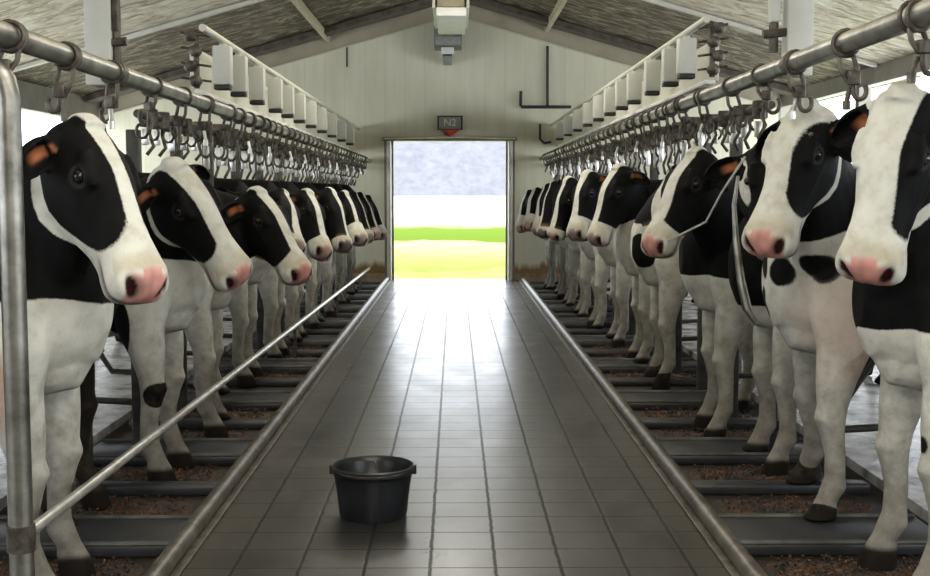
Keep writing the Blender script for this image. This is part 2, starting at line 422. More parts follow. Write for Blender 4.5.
# ---------------------------------------------------------------- bucket
bp = at(371, 518, 5.42); bp.z = 0; bp.y = 4.93; bp.x = (372-455)/1200*4.95
bk = thing('bucket', 'black plastic bucket standing on the tiled walkway', 'bucket', bp)
prof = [(0, .01), (.112, .01), (.12, .016), (.152, .165), (.155, .176), (.166, .184), (.174, .18), (.174, .162), (.166, .157), (.163, .15), (.160, .14), (.158, .13), (.150, .08), (.141, .01), (.136, .0), (0, 0)]
prof = [(r, z*1.17) for r, z in prof]
MB().lathe(bp, prof, 64).build('tub', M['bucket'], bk)
h = [(bp.x+.171*math.cos(a), bp.y+.171*math.sin(a), .208+.010*math.sin(a)) for a in np.linspace(PI*1.02, PI*1.98, 24)]
MB().tube(h, .004, 8).build('handle', M['dark_steel'], bk)
for s in (-1, 1): MB().box((bp.x+s*.172-.009, bp.y-.014, .175), (bp.x+s*.172+.009, bp.y+.014, .214), .003).build('handle_lug', M['bucket'], bk)
MB().box((bp.x-.004, bp.y+.146, .13), (bp.x+.004, bp.y+.153, .195), .001).build('measure_strip', M['steel'], bk)

# ---------------------------------------------------------------- overhead pipes
PZ = {-1: 1.80, 1: 1.84}; PX = 1.3
for sx, sd in ((-1, 'left'), (1, 'right')):
    t = thing('overhead_pipe', 'thick galvanised pipe running over the %s row of cows' % sd, 'pipe', (sx*PX, 9, PZ[sx]))
    MB().tube([(sx*PX, yy, PZ[sx]) for yy in np.linspace(-1.5, YW-.02, 30)], .036, 20).build('pipe', M['steel'], t)
    for yy in np.arange(2.3, YW, 2.35):
        MB().tube([(sx*PX, yy-.05, PZ[sx]), (sx*PX, yy+.05, PZ[sx])], .043, 16).build('sleeve', M['dark_steel'], t)
# near post on the left
pt = thing('stall_post', 'upright galvanised post at far left in front of the nearest cow', 'post', (-1.31, 3.55, -.05))
px_ = at(11, 200, 3.55).x
pth = [(px_, 3.55, z) for z in (-.05, .5, 1.0, 1.45, 1.62)]+[(px_-.01, 3.55, 1.67), (px_-.035, 3.55, 1.705), (px_-.08, 3.55, 1.725), (px_-.5, 3.55, 1.73)]
MB().tube(pth, .036, 20).build('tube', M['steel'], pt)
MB().box((px_-.09, 3.46, -.05), (px_+.09, 3.64, -.035), .004).build('base_plate', M['dark_steel'], pt)
MB().tube([(px_, 3.55, .27), (px_, 3.55, .35)], .042, 16).build('rail_collar', M['dark_steel'], pt)
# low rail on the left
lr = thing('low_rail', 'thin shiny rail running low along the front hooves of the left row', 'rail', (-1.3, 9, .26))
MB().tube([(-1.3, yy, .312-.009*(yy-3.6)) for yy in np.linspace(3.59, YW-.05, 30)], .019, 12).build('rail', M['bright_steel'], lr)
for yy in (9.7, 13.2, 16.4): MB().tube([(-1.3, yy, -.05), (-1.3, yy, .305-.009*(yy-3.6))], .014, 8).build('support', M['dark_steel'], lr)

# rows of stall posts behind the front legs
def make_post():
    t = thing('stall_upright', '', 'post', (0, 0, 0))
    MB().box((-.035, -.03, 0), (.035, .03, 1.72), .008).build('upright', M['post_steel'], t)
    MB().box((-.07, -.06, 0), (.07, .06, .014), .003).build('foot_plate', M['post_steel'], t)
    MB().tube([(0, 0, 1.1), (.25, 0, 1.12), (.45, 0, 1.05), (.55, 0, .8), (.55, 0, .5), (.42, 0, .3), (0, 0, .28)], .018, 10).build('divider_loop', M['post_steel'], t)
    return t
first = None; PLT = -.05
for sx, sd, ylist in ((-1, 'left', (5.37, 6.33, 7.3, 8.22, 9.25, 10.35, 11.5, 12.7, 13.9, 15.15, 16.5)), (1, 'right', (5.54, 6.32, 7.2, 8.07, 9.02, 10.15, 11.32, 12.45, 13.6, 14.8, 16.0))):
    for y in ylist:
        if first is None: first = t = make_post()
        else: t = copy_tree(first)
        t.location = (sx*1.68, y, PLT); t.rotation_euler.z = 0 if sx > 0 else PI
        tag(t, 'dark square stall post between the cows of the %s row' % sd, 'post', 'stall posts in the %s row' % sd)

# neck rail, lower & behind the main pipe, with latch units and hangers
for sx, sd in ((-1, 'left'), (1, 'right')):
    t = thing('neck_rail', 'thin pipe under the thick overhead pipe of the %s row' % sd, 'rail', (sx*1.42, 9, PZ[sx]-.17))
    MB().tube([(sx*1.44, yy, PZ[sx]-.1) for yy in np.linspace(5.5, YW-.02, 20)], .02, 10).build('rail', M['dark_steel'], t)
def make_hanger(v):
    r = random.Random(v); t = thing('pipe_hanger', '', 'hanger', (0, 0, 0))
    b = MB(); b.tube([(.041*math.cos(a), 0, .041*math.sin(a)) for a in np.linspace(0, 2*PI, 17)], .009, 8)
    b.tube([(.041*math.cos(a), .035, .041*math.sin(a)) for a in np.linspace(0, 2*PI, 17)], .007, 8); b.build('clamp', M['dark_steel'], t)
    l1 = r.uniform(.06, .10); dx = r.uniform(-.02, .03)
    for s in (-1, 1):
        MB().tube([(s*.022, .015, -.035), (s*.026+dx*.4, .012, -.035-l1*.5), (s*.015+dx, .01, -.035-l1)], .008, 8).build('strap', M['dark_steel'], t)
    MB().box((dx-.02, -.014, -.04-l1), (dx+.02, .024, -.015-l1*.78), .005).build('swivel_block', M['dark_steel'], t)
    h = [(dx, .01, -.04-l1)]; z0 = -.06-l1; R = .02+.008*r.random()
    h += [(dx+R-R*math.cos(a), .01, z0-R*.9*math.sin(a)*1.5) for a in np.linspace(0, PI*1.25, 12)]
    MB().tube(h, .0085, 8).build('hook', M['dark_steel'], t)
    b = MB(); b.tube([(dx-.01, .02, -.045-l1), (dx-.02, .03, -.09-l1)], .009, 8); b.tube([(dx-.02, .03, -.09-l1), (dx-.02, .03, -.12-l1)], .013, 8)
    b.build('pin', M['dark_steel' if v else 'bright_steel'], t)
    return t
def make_latch(v):
    r = random.Random(v+50); t = thing('neck_latch', '', 'latch', (0, 0, 0))
    MB().box((-.03, -.035, -.05), (.03, .035, .035), .006).build('housing', M['dark_steel'], t)
    MB().tube([(0, -.01, -.03), (.02, -.03, -.08), (-.01, -.02, -.14), (.015, 0, -.18)], .009, 8).build('lever', M['dark_steel'], t)
    MB().box((-.018, .02, -.12-.03*r.random()), (.018, .032, -.06), .004).build('plate', M['bright_steel'], t)
    MB().tube([(.034*math.cos(a), .05, -.07+.034*math.sin(a)) for a in np.linspace(0, 2*PI, 15)], .007, 6).build('ring', M['dark_steel'], t)
    return t
HP = [make_hanger(i) for i in range(3)]; LP = [make_latch(i) for i in range(3)]
usedh, usedl = set(), set()
for sx, sd in ((-1, 'left'), (1, 'right')):
    y = 3.05 if sx < 0 else 2.75; i = 0
    while y < YW-.5:
        k = i % 3
        t = HP[k] if k not in usedh else copy_tree(HP[k]); usedh.add(k)
        t.location = (sx*PX, y, PZ[sx]); t.rotation_euler = (0, 0, (0 if sx > 0 else PI)+random.uniform(-.5, .5))
        tag(t, 'dark hooked hanger clamped on the thick pipe over the %s row' % sd, 'hanger', 'hangers on the %s overhead pipe' % sd)
        y += random.uniform(.5, .68) if y < 6.5 else random.uniform(.28, .38); i += 1
    y = 5.7; i = 0
    while y < YW-.6:
        k = i % 3
        t = LP[k] if k not in usedl else copy_tree(LP[k]); usedl.add(k)
        t.location = (sx*1.44, y, PZ[sx]-.1); t.scale = (1, 1, 1.0 if y < 7 else 1.5); t.rotation_euler = (0, 0, random.uniform(-.6, .6)+(0 if sx > 0 else PI))
        tag(t, 'small metal neck latch behind the hangers of the %s row' % sd, 'latch', 'neck latches over the %s row' % sd)
        y += random.uniform(.22, .31); i += 1

# pale cylinder boxes hanging from the upper rail
UX = 1.45
for sx, sd in ((-1, 'left'), (1, 'right')):
    k = 1.47 if sx > 0 else 1.55
    ztop = 1.35+UX/k; zbot = 1.35+UX/(2.07 if sx > 0 else 2.3)
    y_start = 7.0
    t = thing('upper_rail', 'slim cream rail holding the pale boxes above the %s row' % sd, 'rail', (sx*UX, 12, ztop))
    MB().tube([(sx*UX, yy, ztop) for yy in np.linspace(y_start, YW-.02, 20)], .022, 12).build('rail', M['cream'], t)
    for yy in ():
        MB().box((sx*(UX+.05)-.025, yy-.02, ztop+.01), (sx*(UX+.05)+.025, yy+.02, roofz(UX)-.0), .004).build('drop_hanger', M['cream'], t)
    t2 = thing('fascia_channel', 'long pale sheet channel behind the boxes of the %s row' % sd, 'channel', (sx*1.62, 12, zbot))
    b = MB(); b.box((sx*1.62-.015, 7.5, zbot-.02), (sx*1.62+.015, YW-.02, ztop-.05), .004); b.build('web', M['cream'], t2)
    b = MB(); b.box((sx*1.585-.03, 7.5, zbot-.04), (sx*1.585+.03, YW-.02, zbot-.01), .006); b.build('lip', M['white'], t2)
    ylist = [7.6, 8.15, 8.9, 9.8, 10.5, 11.3, 12.2, 13.2, 14.3, 15.5, 16.7]
    proto = None
    for i, yy in enumerate(ylist):
        if proto is None:
            proto = t = thing('cylinder_box', '', 'box', (0, 0, 0))
            MB().box((-.055, -.05, -(ztop-zbot)+.03), (.055, .05, -.035), .008).build('housing', M['box'], t)
            MB().box((-.05, -.045, -(ztop-zbot)-.0), (.05, .045, -(ztop-zbot)+.028), .005).build('bottom_cap', M['black'], t)
            MB().box((-.02, -.02, -.04), (.02, .02, -.02), .004).build('bracket', M['cream'], t)
        else: t = copy_tree(proto)
        t.location = (sx*(UX+.0), yy, ztop); tag(t, 'pale upright box with black bottom cap on upper rail over %s row' % sd, 'box', 'cylinder boxes over the %s row' % sd)
    # knobbly valve stack at the near end of the rail
    t = thing('valve_stack', 'knobbly dark valve stack at the near end of the %s upper rail' % sd, 'valve', (sx*(UX+.07), 7.3, zbot))
    MB().tube([(sx*(UX), 7.25, ztop), (sx*(UX+.1), 7.25, ztop)], .012, 8).build('arm', M['dark_steel'], t)
    MB().tube([(sx*(UX+.09), 7.25, zbot-.02), (sx*(UX+.09), 7.25, ztop+.02)], .018, 8).build('stem', M['dark_steel'], t)
    for j, zz in enumerate(np.linspace(zbot+.02, ztop-.02, 4)):
        MB().lathe((sx*(UX+.09+.03*(j % 2)), 7.22, zz), [(0, -.035), (.025, -.03), (.04, -.01), (.04, .01), (.025, .03), (0, .035)], 14).build('knob', M['dark_steel'], t)
        MB().tube([(sx*(UX+.0), 7.24, zz), (sx*(UX+.17), 7.2, zz+.02)], .008, 6).build('pin', M['dark_steel'], t)
    # near roof column
    cx = at(95 if sx < 0 else 792, 30, 5.0).x
    t = thing('drop_column', 'pale square drop column by the near %s pipe, reaching up to the roof' % sd, 'column', (cx, 5.0, PZ[sx]+.1))
    b = MB(); b.box((cx-.03, 4.95, PZ[sx]-.02), (cx+.075, 5.05, roofz(cx)), .006); b.build('shaft', M['box'], t)
    b = MB(); b.box((cx-.095, 4.97, PZ[sx]+.2), (cx-.055, 5.03, roofz(cx-.09)), .006) if sx > 0 else b.box((cx+.07, 4.97, PZ[sx]+.2), (cx+.1, 5.03, roofz(cx)), .006)
    b.build('side_tube', M['box'] if sx > 0 else M['dark_steel'], t)
    ex = cx-.075 if sx > 0 else cx+.085
    b = MB(); b.tube([(ex, 5, PZ[sx]+.08), (ex, 5, PZ[sx]+.2)], .02, 8); b.tube([(ex-.05, 4.98, PZ[sx]+.15), (ex+.05, 4.98, PZ[sx]+.16)], .018, 8); b.build('coupling', M['dark_steel'], t)
    MB().box((min(cx, sx*PX)-.02, 5.055, PZ[sx]-.02), (max(cx, sx*PX)+.02, 5.075, PZ[sx]+.02), .004).build('saddle', M['dark_steel'], t)

# ---------------------------------------------------------------- wall furniture
sp_ = at(450, 123, YW)
t = thing('wall_sign', 'small grey sign in black frame with white letters above the doorway', 'sign', (sp_.x, YW, sp_.z))
W2, H2 = .19, .105
MB().box((sp_.x-W2+.01, YW-.05, sp_.z-H2+.01), (sp_.x+W2-.01, YW, sp_.z+H2-.01)).build('panel', M['signface'], t)
b = MB()
for (a, c, e, f_) in ((-W2, W2, H2-.02, H2), (-W2, W2, -H2, -H2+.014), (-W2, -W2+.025, -H2, H2), (W2-.025, W2, -H2, H2)):
    b.box((sp_.x+a, YW-.07, sp_.z+e), (sp_.x+c, YW, sp_.z+f_))
b.build('frame', M['black'], t)
cu = bpy.data.curves.new('lettering', 'FONT'); cu.body = 'N2'; cu.size = .15; cu.extrude = .003; cu.align_x = 'CENTER'; cu.align_y = 'CENTER'
to = bpy.data.objects.new('tmp', cu); C.objects.link(to)
bpy.context.view_layer.update()
me = bpy.data.meshes.new_from_object(to.evaluated_get(bpy.context.evaluated_depsgraph_get())); bpy.data.objects.remove(to)
me.materials.append(M['white']); lo = bpy.data.objects.new('lettering', me); C.objects.link(lo); lo.parent = t
lo.location = (.0, -.056, 0); lo.rotation_euler = (PI/2, 0, 0)
t = thing('alarm_beacon', 'small red alarm beacon just under the framed sign over the door', 'alarm', (sp_.x, YW-.06, sp_.z-.11))
MB().lathe((sp_.x, YW-.08, sp_.z-.16), [(0, -.03), (.04, -.028), (.06, .0), (.13, .035), (.135, .05), (0, .052)], 24).build('dome', M['red'], t)
MB().tube([(sp_.x, YW-.08, sp_.z-.26), (sp_.x, YW-.08, sp_.z-.17)], .014, 8).build('stem', M['red'], t)

p1 = at(547.5, 46, YW-.06); p2 = at(547.5, 106, YW-.06); p3 = at(571, 107, YW-.06); p4 = at(522, 107, YW-.06); p5 = at(521, 91, YW-.06)
t = thing('conduit', 'dark branching conduit hanging on the wall right of the doorway', 'pipe', p2)
MB().tube([p1, p2], .022, 10).build('riser', M['black'], t)
MB().tube([p3, p4, p4+Vector((-.02, 0, .03)), p5], .024, 10).build('cross_pipe', M['black'], t)
p1 = at(540, 124, YW-.06)
o = MB().tube([p1, at(540, 139, YW-.06), at(544, 143, YW-.06), at(551, 142, YW-.06)], .018, 8).build('wall_hook', M['black'], loc=p1)
tag(o, 'small dark hook shaped bar on the wall beside the right row', 'hook')
p1 = at(347, 47, YW-.05)
o = MB().tube([p1, at(347, 67, YW-.05)], .014, 8).build('wall_rod', M['black'], loc=p1); tag(o, 'short dark vertical rod high on the wall left of centre', 'rod')
# ridge lamp seen end on, unit boxes below
t = thing('ridge_lamp', 'pale boxy ridge lamp hanging just under the roof peak', 'lamp', at(451, 15, 13.0))
a = at(433, 12, 13.0); b_ = at(469, 12, 13.0); zt = at(450, -8, 13).z; zb = at(450, 21, 13).z
g = MB(); g.box((a.x, 12.6, zb+.08), (a.x+.03, 14.2, zt), .004); g.box((b_.x-.03, 12.6, zb+.08), (b_.x, 14.2, zt), .004); g.box((a.x, 12.6, zt-.03), (b_.x, 14.2, zt)); g.build('hood', M['cream'], t)
MB().box((a.x+.05, 12.66, zb+.1), (b_.x-.05, 12.7, zt-.05), .004).build('end_plate', M['beam'], t)
MB().box((a.x+.04, 12.62, zb), (b_.x-.03, 14.1, zb+.09), .012).build('tray', M['white'], t)
MB().tube([(a.x+.19, 13.4, zt), (a.x+.19, 13.4, ZR)], .015, 8).build('hanging_rod', M['cream'], t)
a = at(434, 25, 17.6); c = at(462, 46, 17.6)
t = thing('fan_heater', 'dark grey box hung on the wall under the ridge lamp', 'heater', (a.x, 17.8, c.z))
MB().box((a.x, 17.6, c.z), (c.x, YW, a.z), .015).build('case', simple('heater_case', (.09, .095, .08), (.24, .25, .22), 6, .5), t)
MB().box((a.x+.02, 17.58, c.z+.02), (c.x-.02, 17.6, c.z+.13), .004).build('lower_panel', M['signface'], t)
a = at(441, 47, 17.6); c = at(454, 61, 17.6)
t = thing('wall_camera', 'small white hooded unit fixed below the dark grey box', 'camera', (a.x, 17.8, c.z))
MB().box((a.x, 17.6, a.z-.1), (c.x, YW, a.z), .008).build('hood', M['white'], t)
MB().box((a.x+.03, 17.62, a.z-.12), (c.x-.03, 18, a.z-.07), .004).build('lens_block', M['black'], t)
MB().box((a.x+.03, 17.66, c.z), (c.x-.03, YW, a.z-.12), .008).build('bracket', M['signface'], t)

# added fill lamps, unseen above the walkway, to light cows and walls
def lamp(x, y, z, power, up=12, sx=.25, sy=1.3, label=''):
    t = thing('fill_lamp', label, 'lamp', (x, y, z))
    MB().box((x-sx/2-.03, y-sy/2-.03, z+.01), (x+sx/2+.03, y+sy/2+.03, z+.09), .01).build('housing', M['white'], t)
    MB().tube([(x-.06, y-sy/2, z+.0), (x-.06, y+sy/2, z+.0)], .013, 8).build('tube', M['lamp'], t)
    MB().tube([(x+.06, y-sy/2, z+.0), (x+.06, y+sy/2, z+.0)], .013, 8).build('tube', M['lamp'], t)
    MB().tube([(x, y, z+.08), (x, y, roofz(x))], .012, 8).build('hanging_rod', M['white'], t)
    ld = bpy.data.lights.new('fill_light', 'AREA'); ld.shape = 'RECTANGLE'; ld.size = sx; ld.size_y = sy
    ld.energy = power; ld.color = (1, .975, .9)
    lo = bpy.data.objects.new('fill_light', ld); C.objects.link(lo); lo.parent = t; lo.location = (0, 0, -.02)
    ud = ld.copy(); ud.energy = up; uo = bpy.data.objects.new('fill_uplight', ud); C.objects.link(uo); uo.parent = t; uo.location = (0, 0, .1); uo.rotation_euler = (PI, 0, 0)  # added light above the closed housing, brightens the roof

FILL_LAMPS = [(-.62, .6, 2.45, 42, 25), (.62, .6, 2.45, 42, 25), (-.5, 2.9, 2.5, 13, 25), (.5, 2.9, 2.5, 13, 25), (0, 6.0, 2.85, 9, 75), (0, 9.0, 3.1, 18, 75), (0, 11.3, 3.3, 45, 45), (0, -1.8, 2.7, 30, 20)]
for i, (x, y, z, p, up) in enumerate(FILL_LAMPS):
    lamp(x, y, z, p, up, label='unseen twin tube fill lamp added over the walkway')
    bpy.context.view_layer.update()
for o in [o for o in C.objects if o.name.startswith('fill_lamp')]: o['group'] = 'added fill lamps over the walkway'

# ---------------------------------------------------------------- cows
_rs = np.random.RandomState(3)
_K = _rs.normal(size=(14, 3)); _Ph = _rs.uniform(0, 6.28, 14)
def wob(P, freq, seed):
    r = 0
    for i in range(14):
        k = _K[(i+seed) % 14]
        r = r+np.sin(P@(k*freq)+_Ph[i]+seed*1.7)
    return r/14*1.4
def sstep(a, b, x):
    t = np.clip((x-a)/(b-a), 0, 1); return t*t*(3-2*t)
def cow(label, sx, Yc, poll, nose, Yp, vpref, vox=.012, Xf=1.5, L=.6, far=False, near_foot=(0, 0), far_foot=(0, 0),
        bw=(.05, .035, .05), w0=0., um=.42, cheek=(.2, -.1, .24, .13), neck='B', paint=(), side_cheeks=(1, 1), ears='B', spin=0., group=None, bodyheight=1.0, tint_spot=None, eartilt=0.):
    if vox >= .0135:
        rr = random.Random(int(Yc*100)); vpref = (vpref[0], vpref[1]+rr.uniform(-.25, .35), vpref[2])
        nose = (nose[0]+sx*rr.uniform(-2, 2.5), nose[1]+rr.uniform(-5, 2)); w0 = w0+rr.uniform(-.02, .02); eartilt = rr.uniform(-.3, .3)
    F = Vector((-sx, 0, 0)); F.rotate(Euler((0, 0, spin))); Z = Vector((0, 0, 1)); S = Z.cross(F)
    O = Vector((sx*Xf, Yc, 0))
    P = at(*poll, Yp)
    # nose: point on the nose ray L away from the poll, the one nearer the camera
    d = ray(*nose).normalized(); o = Vector((0, 0, 1.35)); oc = o-P
    bq = d.dot(oc); disc = bq*bq-(oc.dot(oc)-L*L)
    tt = -bq-math.sqrt(disc) if disc > 0 else -bq
    if far and disc > 0: tt = -bq+math.sqrt(disc)
    N = o+d*tt
    u = (N-P).normalized(); v = Vector(vpref); v = (v-u*v.dot(u)).normalized(); w = v.cross(u)
    hs = L/.6
    def B(f, s, z): return O+F*f+S*s+Z*z*bodyheight
    def H(a, b, c): return P+(u*a+v*b+w*c)*hs
    g = MB()
    g.loft([(B(f, 0, zc), S, Z, hw, hh, hh, e) for f, zc, hh, hw, e in
            ((.25, .98, .10, .07, 2), (.21, .98, .2, .13, 2.1), (.12, 1.02, .29, .19, 2.2), (0, 1.07, .37, .23, 2.2), (-.2, 1.05, .40, .28, 2.2), (-.5, 1.02, .42, .32, 2.2),
             (-.85, 1.0, .43, .345, 2.2), (-1.15, 1.03, .40, .335, 2.3), (-1.4, 1.13, .32, .31, 2.3), (-1.62, 1.19, .26, .25, 2.2), (-1.76, 1.22, .17, .16, 2))], 26)
    # brisket
    g.loft([(B(.2, 0, .86), S, Z, .05, .1, .08, 2), (B(.14, 0, .8), S, Z, .10, .16, .12, 2), (B(0, 0, .78), S, Z, .14, .2, .13, 2), (B(-.25, 0, .8), S, Z, .16, .2, .14, 2)], 16)
    def leg(pts):
        secs = []
        for i, (f, s, z, rf, rs) in enumerate(pts): secs.append((B(f, s, z) if z > .02 else O+F*f+S*s+Z*z, F, S, rf, rs, rs, 2.2))
        g.loft(secs, 16)
    for s_, ft in ((1, near_foot if sx > 0 else far_foot), (-1, far_foot if sx > 0 else near_foot)):
        df, ds = ft   # foot shift forward / sideways
        gx = (O+F*df+S*(s_*.2+ds)); zf = -.048
        for (bs, b0, b1) in onbar:
            if bs == sx and b0-.03 < gx.y < b1+.03: zf = .002
        if abs(gx.x) > 1.95: zf = .002
        q = lambda f, s, z, rf, rs, k: (f+df*k, s_*s+ds*k, z, rf, rs)
        leg([q(-.08, .13, 1.15, .10, .05, 0), q(-.04, .16, 1.0, .16, .09, 0), q(-.03, .185, .84, .145, .1, .05), q(-.03, .19, .70, .11, .088, .2),
             q(0, .19, .58, .082, .07, .4), q(.015, .19, .47, .061, .056, .55), q(.025, .19, .42, .064, .059, .62), q(.015, .19, .365, .051, .05, .68), q(.0, .19, .27, .042, .041, .78),
             q(0, .19, .18, .043, .043, .9), q(.005, .19, .135, .053, .052, .95), q(.03, .19, .085, .046, .047, 1)])
        leg([q(.03, .19, .10, .04, .04, 1), q(.04, .19, .06, .052, .05, 1), q(.05, .19, .03, .062, .055, 1), (.06+df, s_*.19+ds, zf+.012, .07, .06), (.06+df, s_*.19+ds, zf, .07, .06)])
        leg([(-1.42, s_*.16, 1.2, .16, .1), (-1.46, s_*.19, 1.0, .22, .12), (-1.4, s_*.22, .82, .19, .11), (-1.45, s_*.21, .68, .12, .08), (-1.56, s_*.2, .56, .07, .055), (-1.62, s_*.2, .49, .06, .048),
             (-1.62, s_*.2, .42, .045, .04), (-1.59, s_*.2, .28, .036, .035), (-1.57, s_*.2, .16, .045, .044), (-1.53, s_*.2, .08, .045, .045), (-1.5, s_*.2, .03, .062, .055), (-1.5, s_*.2, .002, .066, .056)])
    # udder, tail
    g.loft([(B(-1.0, 0, .66), S, Z, .06, .06, .04, 2), (B(-1.12, 0, .62), S, Z, .15, .12, .12, 2), (B(-1.28, 0, .62), S, Z, .17, .14, .16, 2), (B(-1.42, 0, .66), S, Z, .11, .1, .12, 2)], 16)
    g.loft([(B(-1.68, 0, 1.34), S, F, .03, .03, .03, 2), (B(-1.82, 0, 1.26), S, F, .028, .028, .028, 2), (B(-1.86, 0, 1.0), S, F, .022, .022, .022, 2), (B(-1.85, 0, .7), S, F, .02, .02, .02, 2), (B(-1.85, 0, .55), S, F, .04, .04, .04, 2), (B(-1.85, 0, .4), S, F, .02, .02, .02, 2)], 10)
    # neck
    p0 = B(-.18, 0, 1.13); p3 = H(.135, -.13, 0); dn = (p3-p0).length
    p1 = p0+(F*.75+(p3-p0).normalized()*.35+Z*.05)*dn*.42; p2 = p3-v*dn*.28+Z*.03
    secs = []
    for i in range(9):
        t = i/8; q = 1-t
        p = p0*q**3+p1*3*q*q*t+p2*3*q*t*t+p3*t**3
        tg = ((p1-p0)*q*q+(p2-p1)*2*q*t+(p3-p2)*t*t).normalized()
        up = (Z*(1-t)-u*t*1.0); up = (up-tg*up.dot(tg)).normalized(); sd = up.cross(tg)
        hh = np.interp(t, (0, .25, .5, .75, 1), (.33, .28, .225, .18, .145)); hw = np.interp(t, (0, .25, .5, .75, 1), (.19, .15, .12, .103, .09))
        secs.append((p, sd, up, hw, hh*.92, hh*1.12, 2.1))
    g.loft(secs, 20)
    # head
    hp = ((-.035, -.075, -.14, .055), (-.015, -.045, -.175, .09), (.015, -.022, -.22, .106), (.06, -.004, -.25, .113), (.12, .01, -.27, .118), (.175, .018, -.283, .122), (.225, .018, -.285, .12),
          (.285, .012, -.265, .108), (.35, .006, -.225, .096), (.42, .002, -.19, .092), (.48, .003, -.175, .098), (.53, .002, -.172, .109), (.565, -.006, -.168, .113), (.59, -.024, -.155, .104), (.607, -.05, -.13, .078), (.614, -.07, -.105, .04))
    secs = []
    for a, vf, vb, hw in hp:
        vc = vf*.45+vb*.55 if a < .45 else (vf+vb)/2
        secs.append((H(a, vc, 0), w, v, hw*hs, (vf-vc)*hs, (vc-vb)*hs, 2.35 if a < .5 else 2.5))
    g.loft(secs, 28)
    # brow ridges
    for s_ in (1, -1):
        g.loft([(H(.12, -.02, s_*.085), w, v, .02, .02, .03, 2), (H(.16, -.025, s_*.09), w, v, .026, .026, .03, 2), (H(.2, -.03, s_*.094), w, v, .024, .024, .03, 2), (H(.25, -.025, s_*.09), w, v, .02, .02, .02, 2)], 10)
    # poll tuft
    g.loft([(H(-.055, -.08, 0), w, v, .02, .02, .02, 2), (H(-.03, -.05, 0), w, v, .05, .035, .03, 2), (H(.02, -.025, 0), w, v, .06, .03, .03, 2)], 12)
    # ears : cupped leaves
    earfr = []
    for s_ in (1, -1):
        e = (w*s_*.85-v*.38+u*(.38-eartilt)).normalized()          # ear axis
        gf = (v*.75+u*.45-Z*.15); gf = (gf-e*gf.dot(e)).normalized(); h = e.cross(gf)
        base = H(.03, -.1, s_*.092)
        earfr.append((base, e, gf, h))
        n = 14; vs = []; T = max(.02, vox*1.5)
        prof = ((0, .032), (.03, .036), (.065, .05), (.10, .056), (.14, .052), (.175, .038), (.205, .018), (.215, .006))
        for (x, r) in prof:
            x *= hs; r *= hs
            outer = [(r*math.sin(a), -r*.75*math.cos(a)) for a in np.linspace(-2.0, 2.0, n)]
            ri = max(r-T*.55, r*.25)
            inner = [(ri*math.sin(a), -ri*.75*math.cos(a)+.004) for a in np.linspace(2.0, -2.0, n)]
            if x < .05*hs: inner = [(ri*math.sin(a), ri*.7*math.cos(a)) for a in np.linspace(1.2, -1.2, n)]
            for (a, b) in outer+inner: vs.append(base+e*x+h*a+gf*b)
        m = 2*n; fs = []
        for i in range(len(prof)-1):
            for k in range(m): fs.append((i*m+k, i*m+(k+1) % m, (i+1)*m+(k+1) % m, (i+1)*m+k))
        fs.append(tuple(range(m))[::-1]); fs.append(tuple((len(prof)-1)*m+k for k in range(m)))
        g.add(vs, fs)
        g.loft([(H(.04, -.1, s_*.05), v, u, .03, .03, .03, 2), (base+e*.0, gf, h, .03, .035, .035, 2), (base+e*.05*hs, gf, h, .018, .03, .03, 2)], 10)
    root = thing('cow', label, 'cow', O, group)
    tmp = g.build('tmp', M['coat'], loc=O)
    md = tmp.modifiers.new('r', 'REMESH'); md.mode = 'VOXEL'; md.voxel_size = vox; md.use_smooth_shade = True
    ms = tmp.modifiers.new('s', 'SMOOTH'); ms.factor = .5; ms.iterations = 3
    bpy.context.view_layer.update()
    me = bpy.data.meshes.new_from_object(tmp.evaluated_get(bpy.context.evaluated_depsgraph_get()))
    bpy.data.objects.remove(tmp)
    n = len(me.vertices); co = np.empty(n*3); me.vertices.foreach_get('co', co); co = co.reshape(-1, 3)
    nor = np.empty(n*3); me.vertices.foreach_get('normal', nor); nor = nor.reshape(-1, 3)
    Wc = co+np.array(O)
    A = lambda x: np.array(x)
    hc = np.stack([(Wc-A(P))@A(x)/hs for x in (u, v, w)], 1)
    bc = np.stack([(Wc-A(O))@A(x) for x in (F, S, Z)], 1)
    U, V, Wd = hc[:, 0], hc[:, 1], hc[:, 2]
    tint = np.zeros((n, 4)); disp = np.zeros((n, 3))
    hpa = np.array(hp); vbi = np.interp(U, hpa[:, 0], hpa[:, 2]); hwi = np.interp(U, hpa[:, 0], hpa[:, 3])
    inh = (U > -.08) & (U < .63) & (np.abs(Wd) < hwi+.03) & (V > vbi-.02) & (V < .08)
    # nostrils
    aw = np.abs(Wd); sg = np.sign(Wd)
    nd = ((U-.585+(aw-.062)*.3)/.036)**2+((aw-.066-(V+.055)*.35)/.024)**2+((V+.055)/.036)**2
    dent = np.exp(-nd)*inh
    disp += dent[:, None]*(-A(u)*.02-A(v)*.016-sg[:, None]*A(w)*.008)
    ring = np.exp(-(np.sqrt(nd)-1.5)**2*4)*inh*(dent < .3); disp += ring[:, None]*nor*.003
    # mouth crease
    mc = np.exp(-((V+.12)/.009)**2)*sstep(.40, .46, U)*inh; disp -= mc[:, None]*nor*.006
    # eyes
    ed = np.sqrt(((U-.195)/1.15)**2+(V+.055)**2); onside = inh & (aw > .08)
    disp -= (np.exp(-(ed/.02)**2)*onside)[:, None]*nor*.010
    disp += (np.exp(-((ed-.03)/.008)**2)*onside)[:, None]*nor*.004
    # face hollows in front of the eye, forehead dish, nasal narrowing
    disp -= (np.exp(-(((U-.33)/.07)**2+((V+.04)/.03)**2))*inh*(aw > .04))[:, None]*nor*.006
    disp -= (np.exp(-(((U-.13)/.07)**2+(Wd/.03)**2))*inh*(V > -.05))[:, None]*nor*.005
